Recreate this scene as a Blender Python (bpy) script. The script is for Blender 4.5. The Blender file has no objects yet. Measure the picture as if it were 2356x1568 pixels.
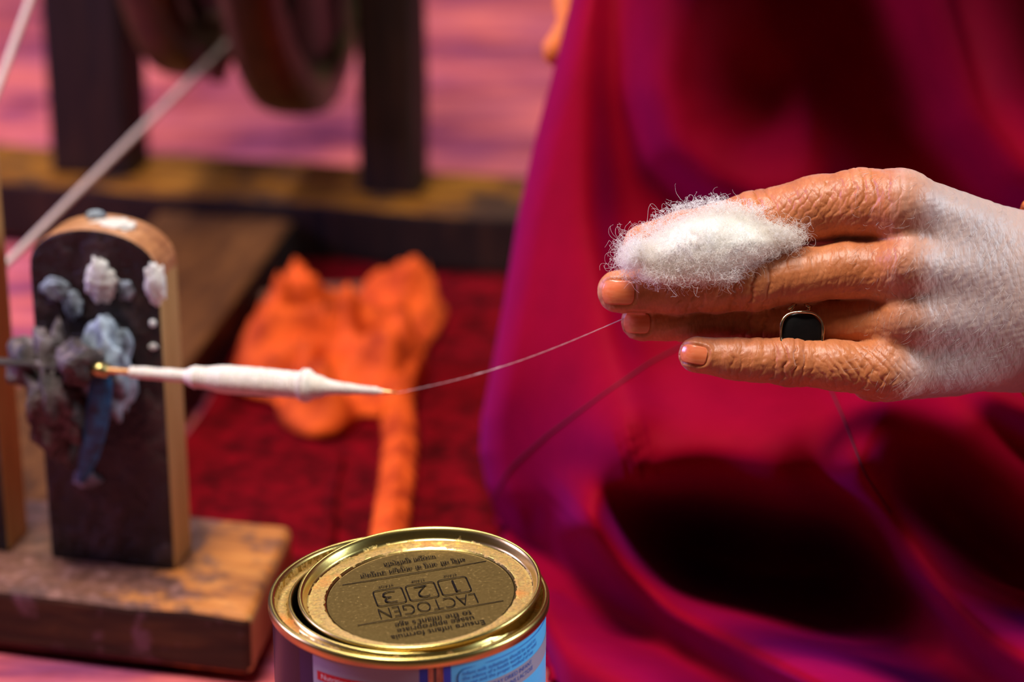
import bpy, bmesh, math, random
import numpy as np
from mathutils import Matrix, Vector

# ------------------------------------------------------------------ camera, world, lights
random.seed(7)
rng = np.random.default_rng(7)
scene = bpy.context.scene
COL = scene.collection
PITCH = math.radians(21.0)
CAM_H = 0.522
LENS = 85.0
FPX = LENS / 36.0 * 2356.0

cam_data = bpy.data.cameras.new('camera')
cam_data.lens = LENS
cam_data.sensor_width = 36.0
cam_data.clip_start = 0.02
cam_data.dof.use_dof = True
cam_data.dof.focus_distance = 0.893
cam_data.dof.aperture_fstop = 5.2
cam = bpy.data.objects.new('camera', cam_data)
cam.location = (0, 0, CAM_H)
cam.rotation_euler = (math.pi / 2 - PITCH, 0, 0)
COL.objects.link(cam)
scene.camera = cam

world = bpy.data.worlds.new('world')
scene.world = world
world.use_nodes = True
bg = world.node_tree.nodes['Background']
bg.inputs['Color'].default_value = (0.75, 0.62, 0.55, 1)
bg.inputs['Strength'].default_value = 0.035


def area_light(name, loc, target, size, size_y, power, color):
    d = bpy.data.lights.new(name, 'AREA')
    d.shape = 'RECTANGLE'
    d.size, d.size_y = size, size_y
    d.energy = power
    d.color = color
    o = bpy.data.objects.new(name, d)
    o.location = loc
    o.rotation_euler = (Vector(target) - Vector(loc)).to_track_quat('-Z', 'Y').to_euler()
    COL.objects.link(o)
    return o


# daylight: the room's windows
area_light('window_light_right', (1.30, 0.80, 0.72), (0.0, 0.93, 0.15), 0.5, 0.5, 16, (0.68, 0.86, 1.0))
area_light('window_light_left', (-1.5, 1.25, 0.75), (0.1, 1.1, 0.2), 0.5, 0.5, 24, (0.48, 0.40, 1.0))
area_light('skylight', (-0.42, 0.66, 2.05), (0.05, 0.95, 0.1), 0.5, 0.5, 58, (1.0, 0.95, 0.88))
area_light('window_light_back', (-0.4, 2.9, 2.5), (-0.2, 1.9, 0.0), 1.2, 1.0, 40, (1.0, 0.93, 0.9))

scene.view_settings.view_transform = 'Standard'
scene.view_settings.look = 'None'
scene.view_settings.gamma = 1.0
scene.view_settings.exposure = 0.0
scene.view_settings.use_curve_mapping = False
scene.cycles.use_denoising = True
scene.cycles.max_bounces = 16
scene.cycles.diffuse_bounces = 12
scene.cycles.transmission_bounces = 12

# ------------------------------------------------------------------ measuring helpers
CR = np.array([1.0, 0, 0])
CU = np.array([0, math.sin(PITCH), math.cos(PITCH)])
CV = np.array([0, math.cos(PITCH), -math.sin(PITCH)])
CC = np.array([0, 0, CAM_H])


def ray(px, py):
    return CV + CR * ((px - 1178) / FPX) - CU * ((py - 784) / FPX)


def W(px, py, d):
    return CC + d * ray(px, py)


def G(px, py, z=0.0):
    r = ray(px, py)
    return CC + r * ((z - CAM_H) / r[2])


# ------------------------------------------------------------------ build helpers
def link(o, parent=None):
    COL.objects.link(o)
    if parent is not None:
        o.parent = parent
    return o


def tag(o, label=None, cat=None, group=None, kind=None):
    if label:
        o['label'] = label
    if cat:
        o['category'] = cat
    if group:
        o['group'] = group
    if kind:
        o['kind'] = kind
    return o


def empty(name, loc=(0, 0, 0), rz=0.0, parent=None):
    o = bpy.data.objects.new(name, None)
    o.empty_display_size = 0.02
    o.location = loc
    o.rotation_euler = (0, 0, rz)
    return link(o, parent)


def mesh(name, verts, faces, m=None, parent=None, smooth=True, mats=None, fmat=None):
    me = bpy.data.meshes.new(name)
    me.from_pydata([tuple(map(float, v)) for v in verts], [], [tuple(map(int, f)) for f in faces])
    if mats:
        for q in mats:
            me.materials.append(q)
    elif m:
        me.materials.append(m)
    if smooth:
        me.polygons.foreach_set('use_smooth', [True] * len(me.polygons))
    if fmat is not None:
        me.polygons.foreach_set('material_index', fmat)
    me.update()
    return link(bpy.data.objects.new(name, me), parent)


def from_bm(name, bm, m, parent=None, smooth=False, mats=None):
    me = bpy.data.meshes.new(name)
    bm.normal_update()
    bm.to_mesh(me)
    bm.free()
    for q in (mats or [m]):
        me.materials.append(q)
    if smooth:
        me.polygons.foreach_set('use_smooth', [True] * len(me.polygons))
    return link(bpy.data.objects.new(name, me), parent)


def bevel(o, w, seg=2):
    b = o.modifiers.new('bevel', 'BEVEL')
    b.width = w
    b.segments = seg
    b.limit_method = 'ANGLE'
    return o


def rough_box(name, x0, x1, y0, y1, z0, z1, m, parent, bev=0.002, n=(1, 1, 1), wob=0.0, seed=0):
    """bevelled board with slightly uneven hand-cut faces"""
    bm = bmesh.new()
    bmesh.ops.create_cube(bm, size=1.0)
    es = {0: [], 1: [], 2: []}
    for e in bm.edges:
        d = (e.verts[0].co - e.verts[1].co)
        es[max(range(3), key=lambda i: abs(d[i]))].append(e)
    for ax in range(3):
        if n[ax] > 1:
            ed = [e for e in bm.edges if abs((e.verts[0].co - e.verts[1].co)[ax]) > 0.01 and
                  all(abs((e.verts[0].co - e.verts[1].co)[k]) < 1e-4 for k in range(3) if k != ax)]
            bmesh.ops.subdivide_edges(bm, edges=ed, cuts=n[ax] - 1, use_grid_fill=True)
    r = random.Random(seed)
    for v in bm.verts:
        v.co = Vector((x0 + (v.co.x + .5) * (x1 - x0), y0 + (v.co.y + .5) * (y1 - y0), z0 + (v.co.z + .5) * (z1 - z0)))
        if wob and v.co.z > z0 + 1e-4:
            v.co += Vector((r.uniform(-wob, wob), r.uniform(-wob, wob), r.uniform(-wob, wob)))
    o = from_bm(name, bm, m, parent)
    bevel(o, bev, 3)
    return o


def lathe_data(profile, seg=96, squash=1.0):
    v, f = [], []
    n = len(profile)
    for i in range(seg):
        a = 2 * math.pi * i / seg
        for r, z in profile:
            v.append((r * math.cos(a), r * math.sin(a) * squash, z))
    for i in range(seg):
        j = (i + 1) % seg
        for k in range(n - 1):
            f.append((i * n + k, j * n + k, j * n + k + 1, i * n + k + 1))
    return v, f


def lathe(name, profile, m, parent=None, seg=96, cap0=False, cap1=False):
    v, f = lathe_data(profile, seg)
    n = len(profile)
    if cap0:
        f.append(tuple(i * n for i in range(seg))[::-1])
    if cap1:
        f.append(tuple(i * n + n - 1 for i in range(seg)))
    return mesh(name, v, f, m, parent)


def tube_data(pts, rad, seg=12, cap=True, closed=False):
    pts = [Vector(p) for p in pts]
    n = len(pts)
    if not hasattr(rad, '__len__'):
        rad = [rad] * n
    v, f = [], []
    up = None
    for i, p in enumerate(pts):
        if closed:
            t = (pts[(i + 1) % n] - pts[i - 1]).normalized()
        else:
            t = (pts[min(i + 1, n - 1)] - pts[max(i - 1, 0)]).normalized()
        if up is None:
            up = t.orthogonal().normalized()
        up = (up - t * up.dot(t)).normalized()
        s = t.cross(up)
        for k in range(seg):
            a = 2 * math.pi * k / seg
            v.append(p + (up * math.cos(a) + s * math.sin(a)) * rad[i])
    for i in range(n if closed else n - 1):
        j = (i + 1) % n
        for k in range(seg):
            l = (k + 1) % seg
            f.append((i * seg + k, i * seg + l, j * seg + l, j * seg + k))
    if cap and not closed:
        f.append(tuple(range(seg))[::-1])
        f.append(tuple((n - 1) * seg + k for k in range(seg)))
    return v, f


def tube(name, pts, rad, m, parent=None, seg=12, closed=False):
    v, f = tube_data(pts, rad, seg, True, closed)
    return mesh(name, v, f, m, parent)


def snoise(p, freq, octaves=3, seed=0):
    """cheap smooth noise of an (n,3) array, about -1..1"""
    r = np.random.default_rng(seed)
    p = np.asarray(p, float)
    out = np.zeros(len(p))
    amp, tot = 1.0, 0.0
    for o in range(octaves):
        for k in range(5):
            d = r.normal(size=3)
            d *= freq * (2 ** o) * r.uniform(.6, 1.4) / np.linalg.norm(d)
            out += amp * np.sin(p @ d * 2 * math.pi + r.uniform(0, 6.28)) / 2.2
        tot += amp
        amp *= .5
    return out / tot


# ------------------------------------------------------------------ materials
class NT:
    def __init__(self, name):
        self.m = bpy.data.materials.new(name)
        self.m.use_nodes = True
        self.t = self.m.node_tree
        self.b = self.t.nodes['Principled BSDF']

    def n(self, typ, **kw):
        nd = self.t.nodes.new(typ)
        for k, v in kw.items():
            if k.startswith('_'):
                setattr(nd, k[1:], v)
            else:
                nd.inputs[k.replace('__', ' ')].default_value = v
        return nd

    def l(self, a, b):
        self.t.links.new(a, b)

    def coord(self, scale=(1, 1, 1), kind='Object', rot=(0, 0, 0)):
        c = self.n('ShaderNodeTexCoord')
        mp = self.n('ShaderNodeMapping')
        mp.inputs['Scale'].default_value = scale
        mp.inputs['Rotation'].default_value = rot
        self.l(c.outputs[kind], mp.inputs['Vector'])
        return mp.outputs['Vector']

    def noise(self, vec, scale, detail=4, rough=.55, dist=0.0):
        nd = self.n('ShaderNodeTexNoise', Scale=scale, Detail=detail, Roughness=rough, Distortion=dist)
        self.l(vec, nd.inputs['Vector'])
        return nd.outputs['Fac']

    def ramp(self, fac, stops, interp='LINEAR'):
        nd = self.n('ShaderNodeValToRGB')
        cr = nd.color_ramp
        cr.interpolation = interp
        while len(cr.elements) < len(stops):
            cr.elements.new(.5)
        for e, (p, c) in zip(cr.elements, stops):
            e.position = p
            e.color = (*c, 1) if len(c) == 3 else c
        self.l(fac, nd.inputs['Fac'])
        return nd.outputs['Color']

    def mix(self, fac, a, b, blend='MIX'):
        nd = self.n('ShaderNodeMix', _data_type='RGBA', _blend_type=blend)
        for s, v in ((nd.inputs[0], fac), (nd.inputs[6], a), (nd.inputs[7], b)):
            if isinstance(v, (int, float)):
                s.default_value = v
            elif isinstance(v, tuple):
                s.default_value = (*v, 1) if len(v) == 3 else v
            else:
                self.l(v, s)
        return nd.outputs[2]

    def math(self, op, a, b=0.0):
        nd = self.n('ShaderNodeMath', _operation=op)
        for s, v in ((nd.inputs[0], a), (nd.inputs[1], b)):
            if isinstance(v, (int, float)):
                s.default_value = v
            else:
                self.l(v, s)
        return nd.outputs[0]

    def bump(self, h, strength, dist, prev=None):
        nd = self.n('ShaderNodeBump', Strength=strength, Distance=dist)
        self.l(h, nd.inputs['Height'])
        if prev is not None:
            self.l(prev, nd.inputs['Normal'])
        self.l(nd.outputs['Normal'], self.b.inputs['Normal'])
        return nd.outputs['Normal']

    def set(self, **kw):
        for k, v in kw.items():
            s = self.b.inputs[k.replace('__', ' ')]
            if isinstance(v, (int, float, tuple)):
                s.default_value = (*v, 1) if isinstance(v, tuple) and len(v) == 3 and s.type == 'RGBA' else v
            else:
                self.l(v, s)
        return self


def plain(name, color, rough=.5, metallic=0.0, noise=0.15, scale=200, bump=.15, spec=.5):
    t = NT(name)
    v = t.coord()
    nz = t.noise(v, scale, 4)
    dark = tuple(c * (1 - noise * 2) for c in color)
    light = tuple(min(1, c * (1 + noise)) for c in color)
    t.set(Base__Color=t.ramp(nz, [(.3, dark), (.7, light)]), Roughness=rough, Metallic=metallic, Specular__IOR__Level=spec)
    if bump:
        t.bump(nz, bump, .001)
    return t.m


def wood(name, c0, c1, c2, axis_scale, rough=.55, scale=14, blotch=None, spec=.5):
    t = NT(name)
    v = t.coord(axis_scale)
    g = t.noise(v, scale, 6, .6, .6)
    col = t.ramp(g, [(.25, c0), (.5, c1), (.75, c2)])
    if blotch:
        n2 = t.noise(t.coord(), blotch[0], 5, .6)
        col = t.mix(t.ramp(n2, [(blotch[1], (0, 0, 0)), (blotch[2], (1, 1, 1))]), col, blotch[3])
    t.set(Base__Color=col, Roughness=rough, Specular__IOR__Level=spec)
    t.bump(g, .35, .0015)
    return t.m


M = {}
# skin ------------------------------------------------------------
t = NT('skin')
vo = t.coord()
blot = t.noise(vo, 70, 5, .6)
col = t.ramp(blot, [(.3, (.46, .125, .030)), (.55, (.58, .175, .050)), (.75, (.66, .23, .085))])
fine_v = t.coord((1.0, .5, .5))
vor = t.n('ShaderNodeTexVoronoi', _feature='DISTANCE_TO_EDGE', Scale=620.0, Randomness=1.0)
wv = t.n('ShaderNodeVectorMath', _operation='ADD')
nzc = t.n('ShaderNodeTexNoise', Scale=160.0, Detail=3.0)
t.l(fine_v, nzc.inputs['Vector'])
nsc = t.n('ShaderNodeVectorMath', _operation='SCALE')
nsc.inputs['Scale'].default_value = .006
t.l(nzc.outputs['Color'], nsc.inputs[0])
t.l(fine_v, wv.inputs[0])
t.l(nsc.outputs[0], wv.inputs[1])
t.l(wv.outputs[0], vor.inputs['Vector'])
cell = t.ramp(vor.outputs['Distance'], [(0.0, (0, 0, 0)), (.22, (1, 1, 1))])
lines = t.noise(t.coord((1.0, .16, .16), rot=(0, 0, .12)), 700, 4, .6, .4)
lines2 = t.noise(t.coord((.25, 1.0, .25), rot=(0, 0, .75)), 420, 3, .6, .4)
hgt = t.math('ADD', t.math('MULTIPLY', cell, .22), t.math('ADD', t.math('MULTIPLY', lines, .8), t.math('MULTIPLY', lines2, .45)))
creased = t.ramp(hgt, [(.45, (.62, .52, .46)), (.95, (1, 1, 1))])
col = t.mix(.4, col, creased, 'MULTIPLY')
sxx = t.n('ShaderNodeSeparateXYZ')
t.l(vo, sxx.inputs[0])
lit_back = t.math('ADD', sxx.outputs[0], t.math('MULTIPLY', t.math('SUBTRACT', blot, .5), .035))
lit_back = t.math('MULTIPLY', t.ramp(t.math('MULTIPLY', lit_back, 10.0), [(.27, (0, 0, 0)), (.52, (1, 1, 1))]), .58)
col = t.mix(lit_back, col, (.45, .42, .42))          # cool light on the back of the hand, painted into the skin colour
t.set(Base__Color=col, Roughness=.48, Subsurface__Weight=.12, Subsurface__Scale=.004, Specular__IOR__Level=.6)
t.b.inputs['Subsurface Radius'].default_value = (1, .3, .12)
t.set(Sheen__Weight=.22, Sheen__Roughness=.5)
t.b.inputs['Sheen Tint'].default_value = (.9, .95, 1, 1)
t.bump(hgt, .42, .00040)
M['skin'] = t.m
t = NT('nail')
nv = t.noise(t.coord((.08, 1, 1)), 900, 2)
t.set(Base__Color=t.ramp(nv, [(.3, (.76, .16, .055)), (.7, (.82, .22, .09))]), Roughness=.25, Coat__Weight=.5,
      Coat__Roughness=.2, Subsurface__Weight=.1, Subsurface__Scale=.002)
t.bump(nv, .1, .0003)
M['nail'] = t.m

# robe ------------------------------------------------------------
t = NT('crimson_cloth')
v = t.coord()
nz = t.noise(v, 35, 4)
wv1 = t.noise(t.coord((1, 1, .12)), 1400, 2)
t.set(Base__Color=t.ramp(nz, [(.3, (.21, .0003, .0075)), (.7, (.255, .0004, .010))]), Roughness=.7, Specular__IOR__Level=.03,
      Sheen__Weight=.10, Sheen__Roughness=.5)
t.b.inputs['Sheen Tint'].default_value = (.40, .03, 1, 1)
t.bump(wv1, .12, .0006)
M['robe'] = t.m
M['seam'] = plain('seam_thread', (.035, .0005, .01), .8)
M['orange_cloth'] = plain('orange_cloth', (.75, .17, .02), .65, scale=300)
M['mat'] = plain('maroon_felt', (.13, .0004, .003), .9, noise=.4, scale=90, bump=.4, spec=.05)
t = NT('orange_scarf')
nz = t.noise(t.coord(), 60, 5)
t.set(Base__Color=t.ramp(nz, [(.32, (.30, .022, .001)), (.62, (.76, .10, .010))]), Roughness=.75, Specular__IOR__Level=.15)
t.bump(t.noise(t.coord(), 500, 3), .3, .001)
M['scarf'] = t.m
# rug -------------------------------------------------------------
t = NT('woven_rug')
st = t.noise(t.coord((1.5, 5.5, 1)), 2.4, 6, .7, .8)
pa = t.noise(t.coord((6, 14, 1)), 2.2, 3)
c1 = t.ramp(st, [(.38, (.12, .02, .06)), (.48, (.40, .07, .08)), (.58, (.70, .155, .135))])
c2 = t.mix(t.ramp(pa, [(.42, (0, 0, 0)), (.62, (1, 1, 1))]), c1, (.30, .07, .15))
c2 = t.mix(.55, c1, c2)
t.set(Base__Color=c2, Roughness=.95, Specular__IOR__Level=.1)
t.bump(t.noise(t.coord((20, 120, 1)), 3, 4), .6, .004)
M['rug'] = t.m
M['floor'] = plain('earth_floor', (.12, .06, .04), .9, scale=20)
# woods -----------------------------------------------------------
M['wood_base'] = wood('worn_orange_wood', (.20, .055, .012), (.46, .155, .03), (.62, .25, .06), (1.2, 8, 8), .6,
                      14, (50, .5, .66, (.12, .045, .028)), .25)
nt_ = M['wood_base'].node_tree
def greasy_end(m):
    """dark grease worked into the board away from its worn right end"""
    tt_ = NT.__new__(NT)
    tt_.m, tt_.t, tt_.b = m, m.node_tree, m.node_tree.nodes['Principled BSDF']
    src = tt_.b.inputs['Base Color'].links[0].from_socket
    c_ = tt_.n('ShaderNodeTexCoord')
    s_ = tt_.n('ShaderNodeSeparateXYZ')
    tt_.l(c_.outputs['Object'], s_.inputs[0])
    n_ = tt_.noise(c_.outputs['Object'], 55, 5, .65)
    n2_ = tt_.noise(c_.outputs['Object'], 130, 4, .6)
    f_ = tt_.math('ADD', tt_.math('MULTIPLY', s_.outputs[0], -7.0), tt_.math('MULTIPLY', n_, 1.3))
    f_ = tt_.ramp(f_, [(.80, (0, 0, 0)), (1.0, (.85, .85, .85))])
    g_ = tt_.ramp(n2_, [(.3, (.03, .012, .008)), (.55, (.11, .05, .04)), (.75, (.26, .13, .11))])
    tt_.l(tt_.mix(f_, src, g_), tt_.b.inputs['Base Color'])
greasy_end(M['wood_base'])
M['wood_grime'] = wood('grimy_wood', (.012, .005, .003), (.04, .014, .006), (.10, .035, .012), (1.2, 8, 8), .6, 14, (50, .56, .66, (.13, .05, .07)), .3)
M['wood_pale'] = wood('pale_lit_wood', (.32, .18, .05), (.46, .27, .09), (.56, .36, .14), (8, 8, 1), .55, 12)  # bare side wood, paler to put the right window's light into its colour
M['wood_dark'] = wood('stained_shaded_wood', (.006, .002, .0015), (.014, .0045, .0025), (.035, .011, .005), (8, 8, 1), .6, 12, None, .25)
M['wood_frame'] = wood('brown_frame_wood', (.06, .016, .0005), (.18, .058, .001), (.34, .13, .006), (2, 8, 8), .75, 12,
                       (18, .5, .62, (.04, .014, .005)), .2)
M['wheel'] = wood('dark_wheel_wood', (.006, .0025, .001), (.014, .006, .0025), (.04, .018, .006), (6, 6, 2), .5, 9, None, .3)
M['wheel_rim'] = wood('olive_rim_wood', (.015, .007, .002), (.045, .024, .006), (.10, .06, .017), (6, 6, 6), .4, 9)
t = NT('tarred_wood')
v = t.coord()
n1 = t.noise(v, 60, 6, .65)
n2 = t.noise(v, 30, 4, .6)
col = t.ramp(n1, [(.3, (.004, .002, .002)), (.55, (.012, .005, .004)), (.76, (.06, .024, .018))])
col = t.mix(t.ramp(n2, [(.52, (0, 0, 0)), (.70, (1, 1, 1))]), col, (.075, .042, .042))
t.set(Base__Color=col, Roughness=t.ramp(n1, [(.3, (.2, .2, .2)), (.7, (.6, .6, .6))]))
t.bump(n1, 1.0, .005)
M['tar'] = t.m
t = NT('greasy_wrap')
n1 = t.noise(t.coord(), 110, 6, .7)
t.set(Base__Color=t.ramp(n1, [(.3, (.008, .005, .006)), (.5, (.06, .035, .03)), (.62, (.20, .15, .15)), (.75, (.30, .14, .06))]), Roughness=.4)
t.bump(n1, 1.0, .004)
M['wrap'] = t.m
M['blue_rag'] = plain('blue_rag', (.005, .12, .27), .6, noise=.45, scale=150, bump=.4)
M['blue_pale'] = plain('grey_blue_rag', (.27, .31, .37), .7, noise=.45, scale=120, bump=.4)
t = NT('white_wool')
t.set(Base__Color=(.93, .90, .86), Roughness=.9, Specular__IOR__Level=.1)
tr = t.n('ShaderNodeBsdfTranslucent', Color=(.95, .92, .88, 1))
mx = t.n('ShaderNodeMixShader', Fac=.45)
out_ = t.t.nodes['Material Output']
t.l(t.b.outputs[0], mx.inputs[1])
t.l(tr.outputs[0], mx.inputs[2])
t.l(mx.outputs[0], out_.inputs['Surface'])
M['wool'] = t.m
t = NT('packed_wool')
t.set(Base__Color=(.95, .925, .89), Roughness=.95, Specular__IOR__Level=.05)
t.bump(t.noise(t.coord(), 900, 4, .7), .5, .0006)
M['wool_core'] = t.m
M['yarn'] = plain('spun_yarn', (.80, .70, .61), .9, noise=.08, scale=500, bump=.3)
M['cord'] = plain('cotton_cord', (.56, .42, .38), .9, noise=.1, scale=500)
M['copper'] = plain('copper_rod', (.85, .42, .18), .35, .6, noise=.1)
M['gold_ring'] = plain('ring_gold', (.78, .55, .33), .22, 1.0, noise=.15, scale=900, bump=.1)
M['stone'] = plain('black_stone', (.004, .002, .002), .35, noise=.3, bump=0)
M['brass'] = plain('brass_bush', (.55, .42, .16), .35, 1.0)

# tin -------------------------------------------------------------
def tin_metal(name, dirt_in, dirt_out, col=(.60, .44, .14)):
    t = NT(name)
    c = t.n('ShaderNodeTexCoord')
    sx = t.n('ShaderNodeSeparateXYZ')
    t.l(c.outputs['Object'], sx.inputs[0])
    r = t.math('SQRT', t.math('ADD', t.math('MULTIPLY', sx.outputs[0], sx.outputs[0]), t.math('MULTIPLY', sx.outputs[1], sx.outputs[1])))
    n1 = t.noise(c.outputs['Object'], 260, 6, .65)
    n2 = t.noise(c.outputs['Object'], 900, 4, .6)
    n3 = t.noise(c.outputs['Object'], 45, 3, .5)
    wob = t.math('ADD', r, t.math('MULTIPLY', t.math('SUBTRACT', n1, .5), .004))
    mask = t.math('MULTIPLY', t.math('GREATER_THAN', wob, dirt_in), t.math('LESS_THAN', wob, dirt_out))
    mask = t.math('MULTIPLY', mask, t.ramp(n1, [(.36, (.15, .15, .15)), (.5, (1, 1, 1))]))
    dirtc = t.ramp(n2, [(.25, (.17, .08, .014)), (.5, (.36, .22, .065)), (.7, (.52, .28, .06))])
    rust = t.ramp(n3, [(.55, (0, 0, 0)), (.68, (1, 1, 1))])
    dirtc = t.mix(t.math('MULTIPLY', rust, .8), dirtc, (.55, .17, .015))
    dark_spots = t.ramp(n2, [(.26, (1, 1, 1)), (.32, (0, 0, 0))])
    basec = t.ramp(n3, [(.3, tuple(q * .85 for q in col)), (.7, col)])
    basec = t.mix(t.math('MULTIPLY', dark_spots, .6), basec, (.08, .05, .02))
    if dirt_in < .04:
        basec = t.mix(t.math('LESS_THAN', r, .0346), basec, t.ramp(n2, [(.35, (.10, .062, .014)), (.62, (.13, .082, .022)), (.72, (.28, .19, .07))]))
    t.set(Base__Color=t.mix(mask, basec, dirtc), Metallic=t.math('SUBTRACT', 1.0, t.math('MULTIPLY', mask, .75)),
          Roughness=t.math('ADD', .27, t.math('MULTIPLY', mask, .3)))
    t.bump(t.math('ADD', t.math('MULTIPLY', n1, t.math('MULTIPLY', mask, 1.0)), t.math('MULTIPLY', n2, .05)), .4, .0006)
    return t.m


M['tin_gold'] = tin_metal('gold_tinplate', .0444, .0483)
M['lid_gold'] = tin_metal('gold_lid', .0352, .0410)
t = NT('tin_seam')
n1 = t.noise(t.coord((1, 1, .15)), 300, 5, .7)
t.set(Base__Color=t.ramp(n1, [(.35, (.12, .05, .03)), (.55, (.50, .24, .15)), (.7, (.62, .33, .2))]), Metallic=.7, Roughness=.4)
M['tin_seam'] = t.m
def printed(name, color, rough=.35):
    t = NT(name)
    n1 = t.noise(t.coord(), 350, 5, .65)
    n2 = t.noise(t.coord((1, 1, 3)), 60, 4, .6)
    c = t.mix(t.ramp(n1, [(.66, (0, 0, 0)), (.74, (.7, .7, .7))]), color, tuple(q * .35 for q in color))
    c = t.mix(t.ramp(n2, [(.30, (.25, .25, .25)), (.5, (0, 0, 0))]), c, tuple(q * .8 for q in color))
    t.set(Base__Color=c, Roughness=rough, Coat__Weight=.08, Coat__Roughness=.2, Specular__IOR__Level=.3)
    return t.m
M['print_purple'] = printed('print_purple', (.006, .001, .011))
M['print_navy'] = printed('print_navy', (.005, .004, .04))
M['print_white'] = printed('print_white', (.36, .34, .42))
M['print_red'] = printed('print_red', (.55, .012, .02))
M['print_blue'] = printed('print_blue', (.02, .06, .50))
M['print_sky'] = printed('print_sky', (.10, .56, .98))
M['ink_blue'] = plain('ink_blue', (.02, .13, .50), .5, noise=.1, bump=0)
M['ink_white'] = plain('ink_white', (.78, .70, .74), .5, noise=.05, bump=0)
M['ink_black'] = plain('ink_black', (.05, .035, .07), .5, noise=.1, bump=0)
M['ink_lid'] = plain('ink_lid', (.006, .003, .003), .7, noise=.3, scale=700, bump=0, spec=.05)

# ------------------------------------------------------------------ the setting
def slab(name, x0, x1, y0, y1, z0, z1, m, parent=None):
    bm = bmesh.new()
    bmesh.ops.create_cube(bm, size=1)
    for v in bm.verts:
        v.co = Vector((x0 + (v.co.x + .5) * (x1 - x0), y0 + (v.co.y + .5) * (y1 - y0), z0 + (v.co.z + .5) * (z1 - z0)))
    return from_bm(name, bm, m, parent)


tag(slab('floor', -2.6, 2.6, -1.4, 4.4, -.12, -.006, M['floor']), kind='structure')
M['wall'] = plain('clay_wall', (.10, .055, .035), .9, scale=12)
tag(slab('wall_back', -2.6, 2.6, 4.4, 4.5, -.12, 2.9, M['wall']), kind='structure')
tag(slab('wall_left', -2.7, -2.6, -1.4, 4.4, -.12, 2.9, M['wall']), kind='structure')
tag(slab('wall_right', 2.6, 2.7, -1.4, 4.4, -.12, 2.9, M['wall']), kind='structure')
# woven rug with raised weft ribs
nx, ny = 90, 260
gx = np.linspace(-1.6, 1.6, nx)
gy = np.linspace(.55, 3.6, ny)
X, Y = np.meshgrid(gx, gy, indexing='ij')
Z = -.0035 + .0012 * np.sin(Y * 2 * math.pi / .024 + 1.3 * np.sin(X * 3)) + .0010 * np.sin(X * 5 + 2 * np.sin(Y * 4))
top = np.stack([X, Y, np.minimum(Z, -.0012)], -1).reshape(-1, 3)
faces = [(i * ny + j, (i + 1) * ny + j, (i + 1) * ny + j + 1, i * ny + j + 1) for i in range(nx - 1) for j in range(ny - 1)]
rug = mesh('woven_rug', top, faces, M['rug'])
sm = rug.modifiers.new('solid', 'SOLIDIFY')
sm.thickness = .003
tag(rug, 'pink and purple woven rug with dark streaks covering the floor behind the spinning wheel', 'rug')

# maroon felt mat between the spinning wheel and the robe
def SW(x, y, z=0.0):
    a = math.radians(-13)
    return np.array([-.1128 + x * math.cos(a) - y * math.sin(a), .9442 + x * math.sin(a) + y * math.cos(a), z])


mp = [SW(-.010, .101), SW(.006, .09), SW(.008, .02), G(900, 1360), G(1180, 1330), G(1230, 1000), SW(.0, .532), SW(-.150, .532), SW(-.138, .40), SW(-.122, .25), SW(-.110, .101)]
poly = np.array(mp)[:, :2]
cx, cy = poly.mean(0)
v, f = [], []
K, S = 24, 84
def poly_at(tt):
    q = tt * len(poly)
    i = int(q) % len(poly)
    return poly[i] * (1 - (q - int(q))) + poly[(i + 1) % len(poly)] * (q - int(q))
for k in range(K + 1):
    for s in range(S):
        e = poly_at(s / S)
        p = np.array([cx, cy]) + (e - np.array([cx, cy])) * (k / K)
        v.append((p[0], p[1], 0))
v = np.array(v)
v[:, 2] = .003 + .0022 * (1 + snoise(v, 9, 2, 3))
for k in range(K):
    for s in range(S):
        f.append((k * S + s, (k + 1) * S + s, (k + 1) * S + (s + 1) % S, k * S + (s + 1) % S))
mat_o = mesh('felt_mat', v, f, M['mat'])
sm = mat_o.modifiers.new('solid', 'SOLIDIFY')
sm.thickness = .0022
tag(mat_o, 'dark red felt mat on the floor between the wooden spinning wheel and the maroon robe', 'mat')

# ------------------------------------------------------------------ the spinning wheel
YAW = math.radians(-13)
SO = np.array([-.1128, .9442, 0])
E1 = np.array([math.cos(YAW), math.sin(YAW), 0])
E2 = np.array([-math.sin(YAW), math.cos(YAW), 0])
wheel_root = empty('spinning_wheel', SO, YAW)
tag(wheel_root, 'old wooden spinning wheel with tarred spindle posts and white yarn on its spindle', 'spinning wheel')


def to_local(p):
    q = np.asarray(p) - SO
    return np.array([q @ E1, q @ E2, q[2]])


def PL(px, py, yl):
    """pixel -> spinning-wheel local point on its plane y = yl"""
    r = ray(px, py)
    tt = (yl - (CC - SO) @ E2) / (r @ E2)
    return to_local(CC + r * tt)


base = rough_box('base_board', -.40, -.002, 0, .094, 0, .030, M['wood_base'], wheel_root, .004, (14, 5, 1), .0009, 1)
for vv in base.data.vertices:
    vv.co.x -= .010 * vv.co.y / .092
base.data.materials.append(M['wood_grime'])
base.data.materials.append(M['wood_pale'])
for p_ in base.data.polygons:
    p_.material_index = 1 if p_.normal.y < -.7 else (2 if p_.normal.x > .7 else 0)
beam_v = [(-.200, .090, 0), (-.118, .090, 0), (-.155, .542, 0), (-.250, .542, 0)]
bm = bmesh.new()
vs = [bm.verts.new((x, y, z)) for z in (.001, .0285) for x, y, _ in beam_v]
for q in ((3, 2, 1, 0), (4, 5, 6, 7), (0, 1, 5, 4), (1, 2, 6, 5), (2, 3, 7, 6), (3, 0, 4, 7)):
    bm.faces.new([vs[i] for i in q])
lb = bevel(from_bm('long_beam', bm, wood('beam_wood', (.036, .010, .002), (.10, .032, .006), (.17, .06, .013), (8, 1.5, 8), .75, 14, None, .2), wheel_root), .003)
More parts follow.
